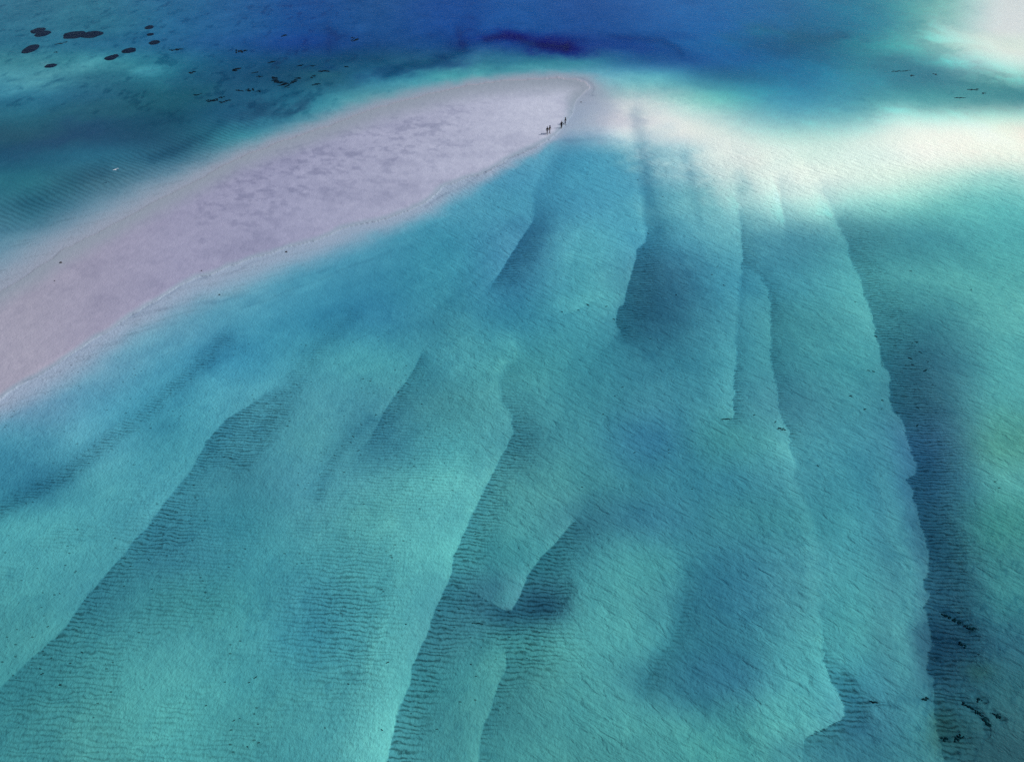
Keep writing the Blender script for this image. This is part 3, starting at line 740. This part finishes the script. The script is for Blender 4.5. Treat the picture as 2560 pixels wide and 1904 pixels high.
def weed(px, py, wpx, hpx, seed, slant=0.0, lumps=7, name='seaweed_patch', jit=1.0):
    p, wx_, wy_ = footprint(px, py, wpx, hpx)
    bm = bmesh.new(); r = random.Random(seed)
    n = lumps; soft_ = (name == 'seaweed_clump')
    for k in range(n):
        u = (k + .5) / n - .5
        lx = u * wx_ * .9
        ly = slant * u * wy_ * 1.4 + r.uniform(-.28, .28) * wy_ * jit
        sc = (1 - abs(u) * 1.1) * r.uniform(.6, 1.2)
        sx_, sy_ = wx_ * .9, slant * wy_ * 1.4
        rough_lump(bm, (lx, ly, 0), math.hypot(sx_, sy_) / n * r.uniform(.6, 1.0), max(wy_ * .26 * sc, .035), .04 + .06 * r.random(), seed + k * 5.3, 2, .5, 1.7, math.atan2(sy_, sx_) + r.uniform(-.3, .3))
    return put(name, bm, M_scrap if soft_ or py > 1000 or px > 2000 else M_weed, loc=p)

WEEDS = [
    (154, 108, 24, 3, .7, 5, 'thin dark seaweed strand under the joined coral heads'),
    (140, 131, 9, 3, .2, 3, 'tiny seaweed tuft between the strand and the lone coral head'),
    (711, 89, 13, 5, .3, 4, 'small seaweed patch near the top edge on the deep blue water'),
    (886, 99, 20, 9, -.2, 7, 'blotchy navy seaweed patch near the top, left of the dark curl'),
    (602, 128, 34, 9, .1, 11, 'broken arching seaweed patch in the upper blue water'),
    (440, 125, 36, 4, .4, 9, 'faint long seaweed strip just right of the coral heads'),
    (593, 172, 15, 9, .5, 5, 'compact dark seaweed clot above the forked patch'),
    (680, 155, 16, 5, .5, 5, 'slim seaweed dash above the largest seaweed patch'),
    (638, 181, 15, 4, .3, 4, 'upper of two short seaweed dashes left of the largest patch'),
    (649, 192, 17, 4, .0, 5, 'lower of two short seaweed dashes left of the largest patch'),
    (480, 181, 16, 5, .5, 5, 'seaweed tuft alone at the left end of the seaweed field'),
    (708, 211, 44, 12, -.5, 15, 'largest seaweed patch, a ragged purple black mass'),
    (686, 200, 20, 8, -1.0, 6, 'seaweed tail running up left from the largest patch'),
    (741, 200, 16, 9, .6, 6, 'rounded seaweed clot just right of the largest patch'),
    (782, 192, 11, 6, .2, 4, 'small seaweed clot right of the rounded clot'),
    (809, 179, 32, 5, .2, 8, 'long seaweed streak lying on a pale green sand patch'),
    (750, 165, 15, 5, .4, 4, 'left one of two seaweed dashes above the rounded clot'),
    (782, 164, 15, 4, .0, 4, 'right one of two seaweed dashes above the rounded clot'),
    (866, 167, 14, 4, -.1, 4, 'faint seaweed dash farthest right of the seaweed field'),
    (599, 227, 26, 4, -.1, 8, 'flat seaweed strip at the left end of the knotted row'),
    (626, 225, 24, 8, .1, 8, 'thick knot of seaweed in the middle of the row'),
    (647, 228, 11, 4, -.2, 4, 'seaweed end piece right of the thick knot'),
    (530, 252, 32, 7, .0, 10, 'thick base of the forked seaweed patch nearest the sandbar'),
    (546, 246, 28, 5, .6, 8, 'upper prong of the forked seaweed patch'),
    (562, 254, 30, 5, .7, 9, 'lower prong of the forked seaweed patch'),
    (493, 237, 20, 4, .4, 5, 'thin seaweed strip left of the forked patch'),
    (791, 211, 20, 6, .5, 6, 'dim seaweed patch below the small clot at right'),
    (2253, 178, 58, 2, .5, 12, 'long thin seaweed line in the teal channel at far right'),
    (2338, 186, 9, 4, .1, 3, 'single black seaweed spot right of the long line'),
    (2281, 190, 12, 3, .2, 3, 'faint seaweed speck under the long line'),
    (2433, 224, 32, 3, .1, 6, 'faint seaweed dashes near the right edge, upper row'),
    (2460, 234, 12, 3, .1, 3, 'dark seaweed dot near the right edge, middle row'),
    (2400, 245, 30, 2, .1, 6, 'faint seaweed line near the right edge, lowest row'),
    (1816, 1048, 28, 5, 0, 9, 'black seaweed scraps cupped around the tip of a sand tongue'),
    (1194, 1558, 32, 4, -.3, 9, 'black line of seaweed caught in a ripple, lower middle'),
    (2384, 1548, 62, 10, -1.6, 26, 'long slanting dark seaweed streak in the right hand trough'),
    (2429, 1570, 34, 8, -.6, 8, 'seaweed tail below the slanting streak at right'),
    (2406, 1611, 16, 10, -.5, 5, 'dark seaweed clot in the right hand trough, mid way down'),
    (2436, 1775, 50, 10, -1.6, 22, 'slanting black seaweed bar near the lower right corner'),
    (2448, 1749, 16, 8, .0, 5, 'round seaweed clot above the slanting bar, lower right'),
    (2494, 1790, 18, 10, -.4, 6, 'seaweed clump at the right edge, lower corner'),
    (2463, 1800, 16, 14, -1.0, 6, 'seaweed tail at the foot of the slanting bar'),
    (2397, 1844, 34, 12, .7, 9, 'crooked seaweed patch at the bottom, right of the big ridge'),
    (2359, 1846, 24, 10, .1, 7, 'greenish seaweed clump at the bottom beside the big ridge'),
    (2185, 1754, 18, 7, -.4, 5, 'soft dark seaweed smear between the two lower right ridges'),
    (2311, 1746, 24, 9, .0, 7, 'dark seaweed smear at the foot of the big right ridge'),
    (1953, 1072, 22, 6, -.3, 6, 'short seaweed bar crossing the pale ridge on the right'),
]
for i, (px, py, wpx, hpx, sl_, n, text) in enumerate(WEEDS):
    o = weed(px, py, wpx, hpx, 100 + i, sl_, n)
    label(o, text, 'seaweed', 'seaweed patches on the sea bed')

# small clumps, too alike to tell apart, by where they lie
SPECKS = {
    ('small dark seaweed clump among sand ripples in the left foreground', 'small seaweed clumps on the left foreground ripples'):
        [(484, 1213, 5), (372, 1398, 6), (326, 1415, 6), (311, 1464, 6), (380, 1472, 6), (176, 1657, 6), (101, 1670, 7), (239, 1559, 6), (151, 1711, 10), (342, 1378, 5), (150, 1483, 5), (106, 1683, 9), (585, 1800, 6), (579, 1823, 7), (647, 1855, 6), (619, 1865, 5), (515, 1763, 6), (563, 1704, 5), (638, 1693, 9), (623, 1705, 6), (600, 1795, 4), (763, 1221, 5), (120, 1565, 6), (205, 1630, 6)],
    ('small dark seaweed clump in the middle left troughs of teal water', 'small seaweed clumps in the middle left troughs'):
        [(908, 947, 7), (877, 1106, 6), (855, 1114, 6), (837, 1138, 6), (896, 1126, 7), (883, 1091, 8), (903, 1061, 7), (996, 980, 8), (926, 952, 5), (1054, 1010, 5), (860, 1180, 5), (1016, 914, 6), (940, 1037, 5), (902, 1136, 6)],
    ('small dark seaweed clump beside the central ridges in the foreground', 'small seaweed clumps beside the central ridges'):
        [(1092, 1822, 7), (1015, 1560, 6), (940, 1541, 4), (1273, 1591, 8), (1189, 1334, 6), (969, 1655, 9), (955, 1823, 6), (871, 1709, 6), (813, 1818, 4), (1348, 1581, 6), (1495, 1335, 5), (1334, 1525, 6), (1318, 1644, 5), (1178, 1660, 4), (1203, 1618, 5), (1240, 1585, 5), (1190, 1690, 5)],
    ('small dark seaweed clump on open rippled sand, centre right', 'small seaweed clumps on the centre right sand'):
        [(1586, 1131, 7), (1556, 967, 6), (1626, 847, 5), (1730, 1222, 6), (1885, 1037, 7), (1455, 1217, 5), (1508, 1035, 5), (1780, 687, 6), (1794, 666, 5), (1672, 1124, 5), (1672, 1133, 5), (1537, 990, 5), (1810, 713, 6), (1516, 766, 7), (1534, 797, 7), (1620, 583, 5), (1690, 737, 5), (1405, 779, 6), (1446, 775, 8), (1470, 762, 9), (1590, 575, 5), (1657, 492, 4), (1595, 450, 4)],
    ('small dark seaweed clump near the long right hand ridge', 'small seaweed clumps near the right hand ridge'):
        [(2291, 855, 9), (2276, 896, 10), (2313, 926, 12), (2332, 961, 6), (2171, 926, 7), (2183, 928, 8), (2127, 990, 9), (2206, 1001, 8), (2294, 1019, 8), (2294, 1063, 9), (1938, 1055, 8), (2488, 1203, 7), (2498, 1219, 7), (2138, 755, 5), (2398, 1532, 8), (2447, 1635, 7), (2277, 677, 6), (2428, 724, 6), (2300, 880, 7), (2282, 912, 7), (2320, 905, 6), (2202, 861, 7), (2189, 841, 8), (2162, 1023, 9), (2045, 1164, 5), (2280, 858, 6), (2204, 1021, 5)],
}
for gi, ((text, grp), pts) in enumerate(SPECKS.items()):
    for k, (px, py, wpx) in enumerate(pts):
        o = weed(px, py, wpx * .8, wpx * .42, 900 + gi * 50 + k, rnd.uniform(-.6, .6), 2 if wpx < 8 else 3, 'seaweed_clump', .6)
        label(o, text, 'seaweed', grp)

# dark scraps lying on the dry sand
for px, py, wpx, text in [(152, 657, 6, 'larger dark driftwood chunk alone on the sand at far left'), (137, 702, 3, 'tiny dark stone below the driftwood chunk on the sand'),
                          (504, 677, 3, 'tiny dark stone near the lower edge of the sand spit'), (716, 630, 5, 'black stone in the shallow wet margin of the sandbar'), (1453, 256, 3, 'tiny dark stone by the right tip of the sandbar'),
                          (549, 737, 4, 'dark stone in the shallows below the sandbar edge')]:
    p, wx_, wy_ = footprint(px, py, wpx, wpx * .6)
    bm = bmesh.new(); rough_lump(bm, (0, 0, .05), wx_ * .5, wx_ * .36, wx_ * .4, px * .1, 3, .35, 1.6)
    o = put('driftwood' if 'driftwood' in text else 'stone', bm, M_stone, loc=p)
    label(o, text, 'driftwood' if 'driftwood' in text else 'stone')

# ------------------------------------------------------------------ people
def skin_mesh(name, chains, mat, parent, root=None):
    """chains: list of lists of (co, radius); chains that start at a used coordinate join there"""
    me = bpy.data.meshes.new(name)
    vs_, es, rs, key = [], [], [], {}
    for ch in chains:
        prev = None
        for c, r in ch:
            k = tuple(round(v, 4) for v in c)
            if k not in key:
                key[k] = len(vs_); vs_.append(c); rs.append(r)
            i = key[k]
            if prev is not None and (prev, i) not in es: es.append((prev, i))
            prev = i
    me.from_pydata(vs_, es, [])
    me.materials.append(mat)
    o = bpy.data.objects.new(name, me); col.objects.link(o); o.parent = parent
    md = o.modifiers.new('skin', 'SKIN'); md.use_smooth_shade = True
    for i, sv in enumerate(me.skin_vertices[0].data):
        sv.radius = (rs[i], rs[i]) if not isinstance(rs[i], tuple) else rs[i]; sv.use_root = (i == 0)
    sb = o.modifiers.new('sub', 'SUBSURF'); sb.levels = 1; sb.render_levels = 2
    return o

def person(px, py, height, heading, text, top, bottom, stride=.22, arm_out=None, lean=0.0, hat=None, midriff=False, long_hair=False):
    p = surf(px, py)
    root = bpy.data.objects.new('person', None); col.objects.link(root)
    root.location = p; root.rotation_euler = (0, 0, heading); root.scale = (height / 1.75,) * 3
    root.empty_display_size = .3
    label(root, text, 'person', 'people walking along the sandbar edge')
    s_ = stride
    hipL, hipR = (.10, 0, .92), (-.10, 0, .92)
    pel = (0, 0, .96)
    kneeL, kneeR = (.10, s_ * .75, .50), (-.10, -s_ * .25, .50)
    ankL, ankR = (.11, s_ * .95, .09), (-.11, -s_ * 1.15, .12)
    toeL, toeR = (.13, s_ * .95 + .17, .04), (-.13, -s_ * 1.15 + .15, .03)
    ch_ = (0, lean * .3, 1.22); nk = (0, lean * .5, 1.47); hd = (0, lean * .55 + .02, 1.62); tp = (0, lean * .55 + .01, 1.72)
    shL, shR = (.18, lean * .45, 1.41), (-.18, lean * .45, 1.41)
    elL, elR = (.24, lean * .4 - s_ * .35, 1.13), (-.24, lean * .4 + s_ * .45, 1.13)
    wrL, wrR = (.25, lean * .4 - s_ * .2, .89), (-.25, lean * .4 + s_ * 1.1, .91)
    hdL, hdR = (.25, lean * .4 - s_ * .1, .78), (-.25, lean * .4 + s_ * 1.4, .82)
    if arm_out == 'L':
        elL, wrL, hdL = (.40, .12, 1.20), (.58, .26, 1.04), (.66, .31, .98)
    if arm_out == 'R':
        elR, wrR, hdR = (-.40, .12, 1.20), (-.58, .26, 1.04), (-.66, .31, .98)
    body = [[(pel, (.15, .11)), (ch_, (.15, .11)), (nk, .055), (hd, (.082, .098)), (tp, .06)],
            [(ch_, (.15, .11)), (shL, .055), (elL, .04), (wrL, .028), (hdL, .032)],
            [(ch_, (.15, .11)), (shR, .055), (elR, .04), (wrR, .028), (hdR, .032)],
            [(pel, (.15, .11)), (hipL, .095), (kneeL, .06), (ankL, .04), (toeL, .03)],
            [(pel, (.15, .11)), (hipR, .095), (kneeR, .06), (ankR, .04), (toeR, .03)]]
    skin_mesh('body', body, M_skin, root)
    mid_ = (0, lean * .12, 1.06)
    lowt = (0, lean * .2, 1.16) if midriff else pel
    skin_mesh('shirt', [[(lowt, (.175, .135)), ((0, lean * .35, 1.30), (.185, .135)), ((0, lean * .45, 1.43), (.09, .08))],
                        [((0, lean * .35, 1.30), (.185, .135)), (shL, .075), (elL, .058), (tuple(Vector(elL).lerp(Vector(wrL), .75)), .045)],
                        [((0, lean * .35, 1.30), (.185, .135)), (shR, .075), (elR, .058), (tuple(Vector(elR).lerp(Vector(wrR), .75)), .045)]], top, root)
    skin_mesh('trousers', [[((0, 0, 1.02), (.165, .125)), (pel, (.17, .13)), (hipL, .115), (kneeL, .078), (tuple(Vector(kneeL).lerp(Vector(ankL), .85)), .058)],
                           [(pel, (.17, .13)), (hipR, .115), (kneeR, .078), (tuple(Vector(kneeR).lerp(Vector(ankR), .85)), .058)]], bottom, root)
    hb = bmesh.new()
    rough_lump(hb, (0, hd[1] - .02, hd[2] + .05), .10, .115, .115, px * .3, 3, .06)
    if long_hair:
        rough_lump(hb, (0, hd[1] - .09, hd[2] - .10), .085, .05, .17, px * .7, 3, .1)
    put('hair', hb, M_hair, root)
    for sx_ in (-1, 1):                                   # face
        eb = bmesh.new(); bmesh.ops.create_icosphere(eb, subdivisions=1, radius=.012)
        put('eye', eb, M_black, root, (sx_ * .032, hd[1] + .095, hd[2] + .005))
    nb = bmesh.new(); rough_lump(nb, (0, hd[1] + .105, hd[2] - .02), .014, .022, .024, 1, 1, 0); put('nose', nb, M_skin, root)
    if hat:
        h_ = bmesh.new()
        r = bmesh.ops.create_cone(h_, cap_ends=True, segments=20, radius1=.21, radius2=.20, depth=.02)
        bmesh.ops.translate(h_, verts=r['verts'], vec=(0, hd[1], hd[2] + .07))
        rough_lump(h_, (0, hd[1], hd[2] + .09), .12, .125, .13, 3, 3, .03)
        put('hat', h_, hat, root)
    # flat soles so the figure stands on the sand
    for a, t in ((ankL, toeL), (ankR, toeR)):
        fb = bmesh.new(); rough_lump(fb, ((a[0] + t[0]) / 2, (a[1] + t[1]) / 2, .035), .05, .13, .05, 2, 2, .05); put('shoe', fb, M_black, root)
    return root

person(1367.7, 335.8, 1.86, R(-150), 'person in all black walking at the left of the nearer pair', M_black, M_black, .24)
person(1374.0, 333.2, 1.86, R(-130), 'person with indigo hat and grey trousers, right of the nearer pair', M_black, M_grey, .16, hat=M_navy, midriff=True, long_hair=True)
person(1403.2, 321.6, 1.86, R(-170), 'broad person in black holding one arm out to the side', M_black, M_black, .14, arm_out='R')
person(1412.6, 312.0, 1.84, R(-110), 'slim person with navy trousers, farthest along the shore', M_black, M_navy, .20, long_hair=True)

# a white bird low over the water
def bird(px, py, alt):
    a, b = ground(px, py, alt)
    root = bpy.data.objects.new('seabird', None); col.objects.link(root)
    root.location = (a, b, alt); root.rotation_euler = (0, R(-6), R(30)); root.scale = (.85,) * 3
    label(root, 'white seabird gliding low over rippled shallows at left', 'bird')
    bb = bmesh.new(); rough_lump(bb, (0, 0, 0), .08, .26, .08, 1, 3, .03); rough_lump(bb, (0, .26, .03), .05, .08, .05, 2, 2, .03); put('body', bb, M_white, root)
    tb = bmesh.new()
    vv = [tb.verts.new(c) for c in ((-.03, -.2, 0), (.03, -.2, 0), (.09, -.42, 0), (-.09, -.42, 0), (-.03, -.2, .02), (.03, -.2, .02), (.09, -.42, .01), (-.09, -.42, .01))]
    for f in ((3, 2, 1, 0), (4, 5, 6, 7), (0, 1, 5, 4), (1, 2, 6, 5), (2, 3, 7, 6), (3, 0, 4, 7)): tb.faces.new([vv[i] for i in f])
    put('tail', tb, M_white, root)
    for sgn in (-1, 1):
        wb = bmesh.new()
        ribs = [(0.04, .13, -.10, .0), (.30, .16, -.06, .09), (.55, .08, -.08, .10), (.78, -.06, -.14, .05)]
        rows = []
        for x_, f_, b_, z_ in ribs:
            rows.append([wb.verts.new((sgn * x_, f_, z_ + .01)), wb.verts.new((sgn * x_, (f_ + b_) / 2, z_ + .03)), wb.verts.new((sgn * x_, b_, z_)), wb.verts.new((sgn * x_, (f_ + b_) / 2, z_ - .01))])
        for r0, r1 in zip(rows[:-1], rows[1:]):
            for i in range(4): wb.faces.new((r0[i], r0[(i + 1) % 4], r1[(i + 1) % 4], r1[i]))
        wb.faces.new(rows[-1]); wb.faces.new(rows[0][::-1])
        bmesh.ops.recalc_face_normals(wb, faces=wb.faces)
        put('wing', wb, M_white, root)
bird(289, 424, 2.2)
